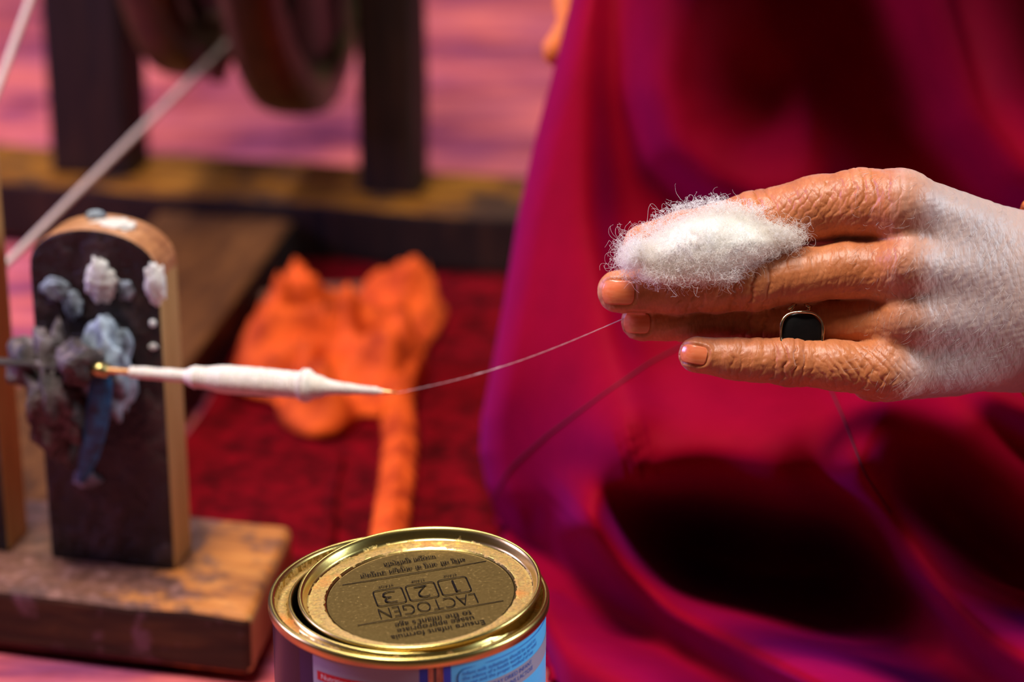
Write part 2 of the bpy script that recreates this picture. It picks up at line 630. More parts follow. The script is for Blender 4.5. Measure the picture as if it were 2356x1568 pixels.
cb = rough_box('cross_beam', -.62, .035, .540, .626, 0, .042, M['wood_frame'], wheel_root, .005, (16, 3, 1), .0012, 2)
for o_, ax_, sg_ in ((cb, 1, -1), (lb, 0, 1)):
    o_.data.materials.append(M['wood_dark'])  # shade on these two faces is put into their colour
    for p_ in o_.data.polygons:
        if p_.normal[ax_] * sg_ > .7:
            p_.material_index = 1
tube('foot_peg', [to_local(G(600, 690, .008)), to_local(G(740, 672, .008)), to_local(G(870, 668, .008))], .005, M['wood_base'], wheel_root, 10)


def arch_post(name, x0, x1, y0, y1, z1, rise, mats, parent, n=18):
    pr = [(x0, .030), (x1, .030)]
    cxm, hw = (x0 + x1) / 2, (x1 - x0) / 2
    for i in range(n + 1):
        a = math.pi * i / n
        pr.append((cxm + hw * math.cos(a), z1 - rise + rise * math.sin(a) ** .8))
    bm = bmesh.new()
    fr = [bm.verts.new((x, y0, z)) for x, z in pr]
    bk = [bm.verts.new((x, y1, z)) for x, z in pr]
    f1 = bm.faces.new(fr)
    f1.material_index = 0
    bm.faces.new(bk[::-1]).material_index = 0
    for i in range(len(pr)):
        j = (i + 1) % len(pr)
        q = bm.faces.new((fr[i], bk[i], bk[j], fr[j]))
        q.material_index = 1 if i in (1,) or i == len(pr) - 1 else (0 if i == 0 else 2)
    bmesh.ops.recalc_face_normals(bm, faces=bm.faces)
    o = from_bm(name, bm, None, parent, mats=mats)
    bevel(o, .0012, 2)
    return o


M['wood_arch'] = wood('post_top_wood', (.20, .065, .025), (.40, .16, .06), (.52, .25, .12), (8, 8, 8), .5, 10)
post = arch_post('spindle_post', -.1105, -.0500, .036, .059, .191, .021, [M['tar'], M['wood_pale'], M['wood_arch']], wheel_root)
post2 = arch_post('spindle_post', -.205, -.1315, .036, .059, .246, .004, [M['tar'], M['wood_pale'], M['wood_arch']], wheel_root)


def lump(name, c, sx, sy, sz, m, parent, amp=.25, freq=60, seed=0, lv=4):
    bm = bmesh.new()
    bmesh.ops.create_icosphere(bm, subdivisions=lv, radius=1)
    co = np.array([v.co for v in bm.verts])
    ds = 1 + amp * snoise(co * max(sx, sy, sz), freq, 3, seed)
    for v, d in zip(bm.verts, ds):
        v.co = Vector((c[0] + v.co.x * sx * d, c[1] + v.co.y * sy * d, c[2] + v.co.z * sz * d))
    return from_bm(name, bm, m, parent, True)


# greasy bearing wraps on the front of the post, with scraps of wool stuck to the tar
p = PL(235, 850, .020)
SPZ, SPX = p[2], p[0]
lump('bearing_wrap', PL(130, 905, .022), .013, .014, .029, M['wrap'], wheel_root, .35, 55, 2)
lump('bearing_wrap', PL(245, 850, .028), .012, .010, .023, M['blue_pale'], wheel_root, .25, 60, 5)
lump('bearing_wrap', PL(60, 830, .026), .008, .010, .010, M['wrap'], wheel_root, .35, 60, 9)
lump('bearing_wrap', PL(180, 840, .014), .009, .008, .010, M['wrap'], wheel_root, .4, 60, 12)
# blue rag: a bent leaf of cloth hanging below the spindle
pts = [PL(232, 860, .014), PL(226, 930, .013), PL(216, 1000, .014), PL(200, 1060, .018), PL(186, 1110, .024)]
v, f = [], []
for i, q in enumerate(pts):
    w = (.0048, .0056, .0054, .0042, .0012)[i]
    for k in range(5):
        s = (k - 2) / 2
        v.append((q[0] + s * w, q[1] + .002 * s * s, q[2] + .0006 * math.sin(i * 2 + k)))
for i in range(4):
    for k in range(4):
        f.append((i * 5 + k, i * 5 + k + 1, (i + 1) * 5 + k + 1, (i + 1) * 5 + k))
rag = mesh('blue_rag', v, f, M['blue_rag'], wheel_root)
rag.modifiers.new('solid', 'SOLIDIFY').thickness = .0012
rag.modifiers.new('sub', 'SUBSURF').levels = 2
ss = rag.modifiers[-1]
ss.render_levels = 2
for i, (px, py, yl, a, b, c, mm, sd) in enumerate([
        (232, 648, .0355, .0066, .0016, .0095, 'wool', 1), (357, 652, .0355, .0046, .0018, .0090, 'wool', 2),
        (130, 665, .0355, .0065, .0014, .0050, 'blue_pale', 3), (168, 700, .0355, .0040, .0014, .0065, 'blue_pale', 4),
        (290, 668, .0358, .0035, .0010, .0048, 'tarpink', 5), (352, 797, .0358, .0020, .0009, .0018, 'wool', 6),
        (352, 742, .0358, .0016, .0009, .0016, 'wool', 7), (200, 1100, .0350, .0060, .0016, .0045, 'blue_pale', 8),
        (260, 530, .047, .0098, .0065, .0022, 'wool', 9), (222, 503, .053, .0048, .0030, .0030, 'blue_pale', 10)]):
    if mm == 'tarpink':
        mm = 'blue_pale'
    q = PL(px, py, yl)
    if i == 8:
        q[2] = .1895
    if i == 9:
        q[2] = .191
    o = lump('wool_scrap', q, a, b, c, M[mm], wheel_root, .28, 190, sd, 4)
    if i == 8:
        o.rotation_euler = (0, 0, 0)

# spindle with its cop of yarn (local x runs along the spindle)
YS = .012
def spx(px, py):
    return PL(px, py, YS)
a0, a1 = spx(246, 851), spx(916, 903)
ax0 = a0[0]
zline = lambda x: a0[2] + (a1[2] - a0[2]) * (x - a0[0]) / (a1[0] - a0[0])
shaft = tube('spindle_shaft', [(-.30, YS, zline(-.30)), (ax0 - .002, YS, zline(ax0 - .002))], .0018, M['wrap'], wheel_root, 12)
rod_pts = [(x, YS, zline(x)) for x in np.linspace(ax0 - .003, a1[0], 40)]
rod_rad = [.0014] * 34 + [.0013, .0012, .0011, .0010, .0007, .0002]
tube('spindle', rod_pts, rod_rad, M['copper'], wheel_root, 12)
prof = [(298, 8), (300, 12), (330, 13), (380, 13.5), (425, 14), (438, 21), (448, 25), (458, 23), (480, 25), (500, 29), (530, 31), (560, 31),
        (600, 31), (640, 30), (676, 29), (694, 29), (704, 37), (712, 36), (722, 27), (745, 19), (775, 14), (800, 11), (840, 9), (868, 7), (882, 5)]
pts, rad = [], []
pxs = np.linspace(298, 882, 280)
rr = np.interp(pxs, [q[0] for q in prof], [q[1] for q in prof])
for i, (px, r) in enumerate(zip(pxs, rr)):
    q = spx(px, 851 + (px - 246) / 670 * 52)
    d = 1.05
    pts.append((q[0], YS, zline(q[0])))
    rad.append(r * d / FPX * (1 + .035 * math.sin(i * 1.9) + .03 * random.uniform(-1, 1)))
cop = tube('yarn_cop', pts, rad, M['yarn'], wheel_root, 28)
# each wound strand proud on the cop
hp, hr = [], []
nturn = 95
for i in range(nturn * 14):
    u = i / (nturn * 14 - 1)
    px = 300 + u * 570
    q = spx(px, 851 + (px - 246) / 670 * 52)
    r = np.interp(px, [q_[0] for q_ in prof], [q_[1] for q_ in prof]) * 1.05 / FPX
    a = 2 * math.pi * i / 14
    hp.append((q[0] + .0012 * math.sin(u * 60), YS + r * math.cos(a), zline(q[0]) + r * math.sin(a)))
tube('wound_yarn', hp, .00042, M['yarn'], wheel_root, 5)
q = spx(228, 843)
lathe_o = tube('bearing_bush', [(q[0] - .004, YS, zline(q[0])), (q[0] + .004, YS, zline(q[0]))], .0032, M['brass'], wheel_root, 16)
# pulley out at the left end and the drive cord up to the wheel
pv = to_local(W(-238, 840, 1.075))[0]
tube('pulley', [(pv - .014, YS, zline(pv)), (pv - .011, YS, zline(pv)), (pv - .004, YS, zline(pv)), (pv + .004, YS, zline(pv)), (pv + .011, YS, zline(pv)), (pv + .014, YS, zline(pv))],
     [.014, .014, .011, .011, .014, .014], M['wood_dark'], wheel_root, 24)

# big wheel between its two posts
YW = .584
rough_box('wheel_post', -.335, -.278, YW - .02, YW + .02, .040, .62, M['wood_dark'], wheel_root, .004, (2, 2, 8), .001, 4)
rough_box('wheel_post', -.1195, -.0795, YW - .017, YW + .017, .040, .62, M['wood_dark'], wheel_root, .004, (2, 2, 8), .001, 5)


def wheel_disc(xc, zb, R, th, parent):
    zc = zb + R
    w = empty('drive_wheel', (xc, YW, zc), 0, parent)
    w.rotation_euler = (0, math.pi / 2, math.radians(6))      # local z along the axle
    lathe('rim', [(R - .028, -th / 2), (R, -th / 2), (R + .002, -th / 4), (R + .002, th / 4), (R, th / 2), (R - .012, th / 2 + .002), (R - .028, th / 2 - .002), (R - .028, -th / 2)], M['wheel_rim'], w, 72)
    lathe('disc', [(.02, -th * .3), (R - .027, -th * .3), (R - .027, th * .3), (.02, th * .3), (.02, -th * .3)], M['wheel'], w, 64)
    for k in range(6):
        a = k * math.pi / 3 + .3
        bm = bmesh.new()
        bmesh.ops.create_cube(bm, size=1)
        L = R - .04
        for vv in bm.verts:
            x, y, z = vv.co
            r_ = .02 + (x + .5) * L
            yy = y * .02
            vv.co = Vector((r_ * math.cos(a) - yy * math.sin(a), r_ * math.sin(a) + yy * math.cos(a), z * th * .9))
        bevel(from_bm('spoke', bm, M['wheel'], w), .002)
    return w, zc


q1 = PL(705, 232, YW - .0)
wA, zc = wheel_disc(q1[0] + .004, q1[2], .20, .032, wheel_root)
q2 = PL(360, 215, YW)
wB, zc2 = wheel_disc(-.226, zc - .180, .180, .030, wheel_root)
tube('axle', [(-.37, YW, zc), (-.07, YW, zc)], .012, M['wood_dark'], wheel_root, 16)
q = PL(345, 40, YW - .03)
q3 = PL(545, 45, YW - .03)
tube('cross_stick', [q, q3], .006, M['wood_base'], wheel_root, 10)
tube('cross_stick', [q3, PL(515, 115, YW - .03), PL(500, 175, YW - .02)], .0065, M['wood_base'], wheel_root, 10)
# drive cord: two runs from the pulley to the wheel
hub_ = to_local(W(-238, 856, 1.075))
for end_, off_ in ((W(540, 83, 1.56), .004), (W(280, -575, 1.42), -.004)):
    e_ = to_local(end_)
    s_ = hub_ + np.array([0, off_, 0])
    tube('drive_cord', [s_, s_ + (e_ - s_) * .33, s_ + (e_ - s_) * .66, e_], .0019, M['cord'], wheel_root, 8)

# ------------------------------------------------------------------ the milk powder tin
tin = empty('milk_powder_tin', (-.0375, .7883, 0), 0)
tag(tin, 'round gold-rimmed milk powder tin with purple, white and blue printed label standing in front', 'tin')
RB = .0498
ZT = .1215
BODY_Z = ZT - .0038
def arc_panel(name, a0, a1, z0, z1, r, m, parent, n=None):
    n = n or max(3, int(abs(a1 - a0) / .05))
    v, f = [], []
    for i in range(n + 1):
        a = a0 + (a1 - a0) * i / n
        for z in (z0, z1):
            v.append((r * math.cos(a), r * math.sin(a), z))
    for i in range(n):
        f.append((2 * i, 2 * i + 2, 2 * i + 3, 2 * i + 1))
    return mesh(name, v, f, m, parent)
lathe('can_body', [(RB - .001, .0015), (RB + .0009, .001), (RB + .0009, .004), (RB, .005), (RB, .03), (RB, .06), (RB, .09), (RB, BODY_Z + .001)], M['print_purple'], tin, 128, cap0=True)
lathe('can_rim', [(RB, BODY_Z), (RB + .0010, BODY_Z - .0002), (RB + .0014, BODY_Z + .0004), (RB + .0013, ZT - .0012), (RB + .0008, ZT - .0002), (RB, ZT),
                  (RB - .0009, ZT - .0004), (RB - .0014, ZT - .0016), (RB - .0017, ZT - .0036), (RB - .0024, ZT - .0041), (.0449, ZT - .0038),
                  (.0441, ZT - .0028), (.0437, ZT - .0016), (.0430, ZT - .0012), (.0425, ZT - .0018), (.0424, ZT - .004), (.0424, ZT - .030)], M['tin_gold'], tin, 160)
lathe('dark_inside', [(.0001, ZT - .028), (.0424, ZT - .028)], M['stone'], tin, 48)  # black disc paints the darkness inside the open tin
def ang(px):      # tin angle whose body edge shows at image column px
    s = max(-1, min(1, (px - 941) / (RB * FPX / .86)))
    return -math.pi / 2 + math.asin(s)
ZL = BODY_Z - .0003
arc_panel('label_white', ang(733), ang(976), .006, ZL, RB + .00012, M['print_white'], tin)
arc_panel('label_navy', ang(700), ang(733), .006, ZL, RB + .00012, M['print_navy'], tin)
arc_panel('label_blue_edge', ang(976), ang(996), .006, ZL, RB + .00012, M['print_blue'], tin)
arc_panel('side_seam', ang(996), ang(1030), .006, ZL + .0002, RB + .0002, M['tin_seam'], tin)
arc_panel('seam_bead', ang(1008), ang(1014), .006, ZL + .0002, RB + .0006, plain('seam_dark', (.07, .03, .03), .5), tin)
arc_panel('label_blue_edge', ang(1030), ang(1047), .006, ZL, RB + .00012, M['print_blue'], tin)
arc_panel('label_sky', ang(1047), .45, .006, ZL, RB + .00012, M['print_sky'], tin)

DG = None
def text_data(body, size, shear=0.0, align='LEFT', space=1.0, off=0.0):
    cu = bpy.data.curves.new('txt', 'FONT')
    cu.body = body
    cu.size = size
    cu.shear = shear
    cu.offset = off
    cu.align_x = align
    cu.space_character = space
    cu.resolution_u = 4
    o = bpy.data.objects.new('txt', cu)
    COL.objects.link(o)
    bpy.context.view_layer.update()
    me = o.evaluated_get(bpy.context.evaluated_depsgraph_get()).to_mesh()
    v = np.array([q.co[:] for q in me.vertices]).reshape(-1, 3)
    f = [tuple(p.vertices) for p in me.polygons]
    o.to_mesh_clear()
    bpy.data.objects.remove(o)
    bpy.data.curves.remove(cu)
    return v, f


def wrap_text(name, lines, a_start, z_top, m, parent, r=RB + .0003, slant=0.0):
    """lines: (text, size, dx, dz); set on the curved wall of the tin"""
    V_, F_ = [], []
    for body, size, dx, dz in lines:
        v, f = text_data(body, size)
        if not len(v):
            continue
        off = len(V_)
        for x, y, _ in v:
            a = a_start + (x + dx) / RB
            V_.append((r * math.cos(a), r * math.sin(a), z_top + dz + y + slant * x))
        F_ += [tuple(i + off for i in q) for q in f]
    return mesh(name, V_, F_, m, parent, False)


ZR = ZL - .0062
arc_panel('label_red_banner', ang(743), ang(958), ZR - .0035, ZR, RB + .0002, M['print_red'], tin)
wrap_text('banner_lettering', [('Nutritional Information', .0029, 0, 0)], ang(752), ZR - .0027, M['ink_white'], tin)
wrap_text('ingredients_lettering', [('Ingredients :  Milk solids,', .0024, 0, 0), ('Corn syrup, minerals, vitamins', .0024, 0, -.0026), ('Energy  kcal   Protein  g', .0024, 0, -.0052)],
          ang(747), ZR - .0058, M['ink_black'], tin)
aS = ang(1072)
# rounded frame line on the blue panel
fp = []
fa0, fa1, fz1, fz0 = ang(1062), .30, ZL - .0024, ZL - .0330
for i in range(9):
    a_ = math.pi - (math.pi / 2) * i / 8
    fp.append((fa0 + (.003 + .003 * math.cos(a_)) / RB, fz1 - .003 + .003 * math.sin(a_)))
fp = [(fa0, fz0)] + fp + [(fa0 + (fa1 - fa0) * k / 16, fz1) for k in range(3, 17)]
tube('label_frame_line', [((RB + .0002) * math.cos(a_), (RB + .0002) * math.sin(a_), z_) for a_, z_ in fp], .0002, M['ink_blue'], tin, 6)
wrap_text('advice_lettering', [('Infant milk substitute should be used on', .0023, 0, 0), ('the advice of a health worker as to need', .0023, 0, -.0019),
                               ('its use and the proper method of use', .0023, 0, -.0038)], aS, ZL - .0050, M['ink_blue'], tin)
arc_panel('label_white_band', ang(1062), .40, ZL - .0170, ZL - .0100, RB + .0002, M['print_white'], tin)
wrap_text('contents_lettering', [('THIS IS A SPRAY DRIED INFANT', .0024, 0, 0), ('FORMULA CONTAINS LACTOSE', .0024, 0, -.0026)], aS, ZL - .0125, M['ink_blue'], tin, RB + .00035)

# the lid, pressed on askew
LC = np.array([-.0336, .7896, ZT + .0020])
lid = empty('tin_lid', LC)
lid.rotation_euler = (math.radians(2.8), math.radians(-3.4), 0)
tag(lid, 'round gold tin lid with black upside-down lettering, set askew on the milk powder tin', 'lid')
FZ, PZ = -.0034, -.0041
lathe('lid_pan', [(.0418, -.0105), (.0421, -.0085), (.0419, -.0060), (.0422, -.0030), (.0428, -.0014), (.0438, -.0013), (.0444, -.0007), (.0444, .0003), (.0438, .0009), (.0430, .0006),
                  (.0424, -.0004), (.0416, -.0022), (.0411, FZ - .0002), (.0405, FZ), (.0362, FZ), (.0356, FZ + .0002), (.0350, FZ), (.0345, PZ), (.034, PZ), (.02, PZ - .0002), (.0002, PZ - .0002)], M['lid_gold'], lid, 160)
TH = math.radians(180 + 13)
def flat_print(name, polys, m, parent, z=PZ + .00012, shift=-.0012):
    V_, F_ = [], []
    c, s = math.cos(TH), math.sin(TH)
    for v, f in polys:
        off = len(V_)
        for q in v:
            x, y = q[0] + shift, q[1]
            V_.append((x * c - y * s, x * s + y * c, z))
        F_ += [tuple(i + off for i in g) for g in f]
    return mesh(name, V_, F_, m, parent, False)
def line_at(body, size, x, y, width=None, off=0.0, height=None):
    v, f = text_data(body, size, off=off)
    w = v[:, 0].max() - v[:, 0].min()
    v[:, 0] -= v[:, 0].min()
    if width:
        v[:, 0] *= width / w
        w = width
    if height:
        v[:, 1] *= height / max(1e-6, v[:, 1].max())
    v[:, 0] += x - w / 2
    v[:, 1] += y
    return v, f
def bar(x0, x1, y0, y1):
    return np.array([(x0, y0, 0), (x1, y0, 0), (x1, y1, 0), (x0, y1, 0)]), [(0, 1, 2, 3)]
def frame(x0, x1, y0, y1, w, r=.0018, n=6):
    o, i_ = [], []
    for cxx, cyy, a0_ in ((x1 - r, y1 - r, 0), (x0 + r, y1 - r, 90), (x0 + r, y0 + r, 180), (x1 - r, y0 + r, 270)):
        for k in range(n + 1):
            a_ = math.radians(a0_ + 90 * k / n)
            o.append((cxx + r * math.cos(a_), cyy + r * math.sin(a_), 0))
            i_.append((cxx + (r - w) * math.cos(a_), cyy + (r - w) * math.sin(a_), 0))
    m_ = len(o)
    return np.array(o + i_), [(k, (k + 1) % m_, m_ + (k + 1) % m_, m_ + k) for k in range(m_)]
flat_print('lid_advice_lettering', [line_at('Ensure infant formula', .0048, 0, .0245, .034), line_at('usage appropriate', .0048, 0, .0205, .028), line_at("to the infant's age", .0048, 0, .0165, .028)], M['ink_lid'], lid)
flat_print('lid_rule', [bar(-.0268, .0268, .0133, .0137), bar(-.0272, .0272, -.0174, -.0170)], M['ink_lid'], lid)
flat_print('lid_brand_lettering', [line_at('LACTOGEN', .010, 0, .0044, .036, height=.0074, off=-.00022)], M['ink_lid'], lid)
boxes = []
for k, dg in enumerate('123'):
    xc_ = -.0121 + k * .0121
    boxes.append(frame(xc_ - .0056, xc_ + .0056, -.0090, .0030, .00045))
    if dg == '1':
        boxes += [bar(xc_ - .0004, xc_ + .0004, -.0072, .0014), bar(xc_ - .0016, xc_ - .0004, .0006, .0011)]
    else:
        boxes.append(line_at(dg, .012, xc_, -.0072, .0050, height=.0086, off=-.00032))
flat_print('lid_number_lettering', boxes, M['ink_lid'], lid)
flat_print('lid_stage_lettering', [line_at('STAGE', .0022, -.0121, -.0118, .0050), line_at('STAGE', .0022, 0, -.0118, .0050), line_at('STAGE', .0022, .0121, -.0118, .0056)], M['ink_lid'], lid)
flat_print('lid_second_lettering', [line_at('शिशु की आयु के अनुकूल उपयुक्त', .0042, 0, -.0225, .040), line_at('फार्मूला सुनिश्चित', .0042, 0, -.0285, .020)], M['ink_lid'], lid)

# ------------------------------------------------------------------ orange scarf on the mat
outline = [(560, 800), (600, 745), (665, 700), (760, 672), (900, 705), (985, 690), (1024, 695), (1005, 750), (970, 800), (975, 860), (900, 955), (820, 945), (795, 985), (720, 1000), (655, 970), (640, 915), (570, 900), (530, 885)]
op = np.array([G(a, b, .01)[:2] for a, b in outline])
def resample(poly, n):
    d = np.r_[0, np.cumsum(np.linalg.norm(np.diff(np.r_[poly, poly[:1]], axis=0), axis=1))]
    s = np.linspace(0, d[-1], n, endpoint=False)
    pp = np.r_[poly, poly[:1]]
    return np.c_[np.interp(s, d, pp[:, 0]), np.interp(s, d, pp[:, 1])]
S, K = 120, 40
ring_ = resample(op, S)
for _ in range(3):
    ring_ = (ring_ + np.roll(ring_, 1, 0) + np.roll(ring_, -1, 0)) / 3
cen = ring_.mean(0)
v = []
for k in range(K + 1):
    tt = (k / K)
    v.append(np.c_[cen + (ring_ - cen) * tt, np.full(S, 1 - tt ** 6)])
v = np.vstack(v)
xy0 = np.c_[v[:, :2], np.zeros(len(v))]
fold = (1 - np.abs(snoise(xy0, 9, 2, 21))) ** 3 * .036 + (1 - np.abs(snoise(xy0, 17, 2, 22))) ** 3 * .014
v[:, 2] = .007 + (fold + .004) * v[:, 2]
f = [(k * S + s, (k + 1) * S + s, (k + 1) * S + (s + 1) % S, k * S + (s + 1) % S) for k in range(K) for s in range(S)]
scarf = empty('orange_scarf', (cen[0], cen[1], .006))
tag(scarf, 'crumpled orange scarf lying on the dark red mat with one braided end trailing forward', 'scarf')
v = v - np.array([cen[0], cen[1], .006])
sc = mesh('crumpled_cloth', v, f, M['scarf'], scarf)
sc.modifiers.new('solid', 'SOLIDIFY').thickness = .0025
# braided end
bp = [G(945, 800, .022), G(918, 860, .020), G(912, 930, .014), G(922, 1010, .011), G(915, 1090, .011), G(903, 1170, .011), G(895, 1240, .011), G(890, 1290, .011)]
bp = np.array(bp) - np.array([cen[0], cen[1], .006])
tt = np.linspace(0, 1, len(bp))
ts = np.linspace(0, 1, 90)
path = np.c_[np.interp(ts, tt, bp[:, 0]), np.interp(ts, tt, bp[:, 1]), np.interp(ts, tt, bp[:, 2])]
for _ in range(6):
    path[1:-1] = (path[:-2] + path[1:-1] + path[2:]) / 3
for k, ph in enumerate((0, 2.1, 4.2)):
    pts = [(p_[0] + .0058 * math.sin(i * .55 + ph), p_[1], p_[2] + .002 * math.cos(i * 1.1 + 2 * ph)) for i, p_ in enumerate(path)]
    tube('braid_strand', pts, [.0042] * 90, M['scarf'], scarf, 10)
tube('braid_core', path, .0045, M['scarf'], scarf, 10)

# ------------------------------------------------------------------ the person: robe
person = empty('person', G(1900, 1000))
tag(person, 'seated person in a dark crimson robe drawing thread with a ringed hand', 'person')
PO = np.array(person.location)

EDGE = np.array([(-1800, 1100), (-1300, 1130), (-850, 1220), (-400, 1350), (0, 1312), (180, 1268), (330, 1228), (500, 1190), (700, 1158), (860, 1128), (960, 1108), (1040, 1105), (1120, 1120), (1200, 1145), (1300, 1180), (1400, 1215), (1480, 1240), (1568, 1262), (1700, 1310), (1900, 1420)], float)
def edge_x(py):
    return np.interp(py, EDGE[:, 0], EDGE[:, 1])

CP = [(1150, 1200, 1.185), (1100, 1080, 1.185), (1150, 900, 1.135), (1250, 500, 1.14), (1330, 0, 1.16), (1600, 0, 1.115), (1900, 0, 1.10), (2356, 0, 1.06), (2800, 0, 1.01),
      (1500, 500, 1.12), (1800, 500, 1.095), (2356, 500, 1.055), (2800, 500, 1.0), (1400, 900, 1.095), (1700, 900, 1.065), (1950, 900, 1.045), (1500, 1100, 1.065), (1800, 1100, 1.045), (2356, 950, 1.02), (2800, 950, .99),
      (1300, 1250, 1.165), (1600, 1280, 1.165), (1900, 1300, 1.14), (2200, 1300, 1.07), (2356, 1300, 1.04), (2800, 1300, .98),
      (1200, 1560, 1.055), (1500, 1560, 1.035), (1900, 1568, 1.0), (2356, 1568, .98), (2800, 1568, .95), (1500, 1850, .96), (2300, 1850, .93), (2800, 1850, .92),
      (1400, -400, 1.17), (1900, -400, 1.11), (2400, -400, 1.05), (2900, -400, 1.0), (1300, -850, .96), (1700, -850, .93), (2200, -850, .92), (2900, -850, .93), (1200, -1300, .90), (1700, -1300, .88), (2300, -1300, .88), (2900, -1300, .90), (1200, -1800, .86), (2000, -1800, .84), (2900, -1800, .86)]
CPA = np.array(CP)
def tps_fit(pts, val):
    n = len(pts)
    d = np.linalg.norm(pts[:, None] - pts[None], axis=2) / 500
    Kk = np.where(d > 0, d * d * np.log(np.maximum(d, 1e-9)), 0) + np.eye(n) * 1e-3
    Pp = np.c_[np.ones(n), pts / 500]
    A = np.block([[Kk, Pp], [Pp.T, np.zeros((3, 3))]])
    return np.linalg.solve(A, np.r_[val, np.zeros(3)])
TPSW = tps_fit(CPA[:, :2], CPA[:, 2])
def tps_eval(q):
    d = np.linalg.norm(q[:, None] - CPA[None, :, :2], axis=2) / 500
    Kk = np.where(d > 0, d * d * np.log(np.maximum(d, 1e-9)), 0)
    return Kk @ TPSW[:len(CPA)] + np.c_[np.ones(len(q)), q / 500] @ TPSW[len(CPA):]

# folds: polyline, height towards the viewer (m), width on its left/upper side, width on its right/lower side
FOLDS = [
    ([(1330, -400), (1345, 0), (1340, 250), (1345, 500), (1400, 800), (1440, 950)], .030, 150, 60),
    ([(1560, -400), (1530, 0), (1525, 200), (1560, 330), (1650, 410), (1760, 450)], .050, 70, 190),
    ([(1700, -400), (1760, 0), (1850, 200), (1900, 400)], .016, 90, 90),
    ([(2080, -400), (2180, 0), (2250, 250), (2356, 380), (2600, 500)], .055, 110, 130),
    ([(1200, 1150), (1400, 1085), (1600, 1080), (1780, 1100), (1940, 1170), (2060, 1290)], .035, 200, 60),
    ([(1350, 1210), (1440, 1310), (1560, 1400), (1720, 1480), (1950, 1600), (2200, 1750)], .11, 80, 65),
    ([(1240, 1420), (1340, 1510), (1480, 1590), (1700, 1720)], .05, 80, 70),
    ([(1980, 1080), (2080, 1240), (2180, 1370), (2300, 1470), (2500, 1580)], .06, 75, 70),
    ([(2030, 960), (2200, 1020), (2356, 1150), (2600, 1330)], .04, 80, 100),
    ([(2280, 900), (2400, 960), (2700, 1150)], .03, 60, 60),
]
def fold_depth(q):
    out = np.zeros(len(q))
    for pl, h, w1, w2 in FOLDS:
        pl = np.array(pl, float)
        best = np.full(len(q), 1e9)
        side = np.zeros(len(q))
        for a, b in zip(pl[:-1], pl[1:]):
            ab = b - a
            L = ab @ ab
            tt_ = np.clip(((q - a) @ ab) / L, 0, 1)
            dv = q - (a + tt_[:, None] * ab)
            dd = np.hypot(dv[:, 0], dv[:, 1])
            sd = ab[0] * dv[:, 1] - ab[1] * dv[:, 0]
            mk = dd < best
            best = np.where(mk, dd, best)
            side = np.where(mk, sd, side)
        # side sign: for a line running down, positive = left of it; for a line running right, positive = below
        vert = abs(pl[-1, 1] - pl[0, 1]) > abs(pl[-1, 0] - pl[0, 0])
        first = side > 0 if vert else side < 0
        w = np.where(first, w1, w2)
        out += h * np.exp(-(best / w) ** 2)
    return out

def robe_depth(q):
    q = np.asarray(q, float)
    d = tps_eval(q)
    offs = [(0, 0)] + [(rr * math.cos(a), rr * math.sin(a)) for rr in (18, 38) for a in np.arange(6) * math.pi / 3 + rr]
    for ox, oy in offs:
        d = d - fold_depth(q + np.array([ox, oy])) / len(offs)
    tq = q[:, 0] - edge_x(q[:, 1])
    wdt = 60.0
    e = np.clip((wdt - tq) / wdt, 0, 1)
    d = d + .05 * (1 - np.sqrt(np.maximum(0, 1 - e * e)))
    fl = CAM_H / (math.sin(PITCH) + (q[:, 1] - 784) / FPX * math.cos(PITCH))
    fl = np.where(fl < 0, 9, fl)
    return np.minimum(d, fl - .012)

rows = np.r_[np.linspace(-1750, -400, 50), np.linspace(-380, 1830, 230)]  # uppermost rows: unseen overhang, added to shade the robe from the skylight
ncol, nwrap = 230, 8
V_ = []
for py in rows:
    ex_ = edge_x(py)
    s = np.linspace(0, 1, ncol) ** 1.25
    px = ex_ + s * (2950 - ex_)
    q = np.c_[px, np.full(ncol, py)]
    d = robe_depth(q)
    # the cloth turns away round the knee at its left edge and goes on behind
    fl0 = CAM_H / (math.sin(PITCH) + (py - 784) / FPX * math.cos(PITCH))
    for k in range(nwrap, 0, -1):
        dd_ = d[0] + .025 * k
        pxx = ex_ + 14 * k + 1.2 * k * k
        if fl0 > 0:
            dd_ = min(dd_, fl0 - .010)
        V_.append(W(pxx, py, dd_))
    for a, b in zip(px, d):
        V_.append(W(a, py, b))
V_ = np.array(V_)
V_[:, 2] = np.maximum(V_[:, 2], .010)
nc = ncol + nwrap
F_ = [(i * nc + j, i * nc + j + 1, (i + 1) * nc + j + 1, (i + 1) * nc + j) for i in range(len(rows) - 1) for j in range(nc - 1)]
robe = mesh('robe', V_ - PO, F_, M['robe'], person)
so = robe.modifiers.new('solid', 'SOLIDIFY')
so.thickness = .0025
so.offset = 1
def on_robe(pl, n=60, lift=.0006):
    pl = np.array(pl, float)
    d = np.r_[0, np.cumsum(np.linalg.norm(np.diff(pl, axis=0), axis=1))]
    s = np.linspace(0, d[-1], n)
    q = np.c_[np.interp(s, d, pl[:, 0]), np.interp(s, d, pl[:, 1])]
    for _ in range(5):
        q[1:-1] = (q[:-2] + q[1:-1] + q[2:]) / 3
    dp = robe_depth(q) - lift
    return np.array([W(a, b, c) for (a, b), c in zip(q, dp)]) - PO
tube('seam', on_robe([(1640, 760), (1500, 830), (1390, 905), (1260, 1000), (1170, 1080), (1130, 1160)]), .00035, M['seam'], robe, 6)
tube('seam', on_robe([(1905, 880), (1940, 960), (1990, 1090), (2050, 1180)]), .00035, M['seam'], robe, 6)
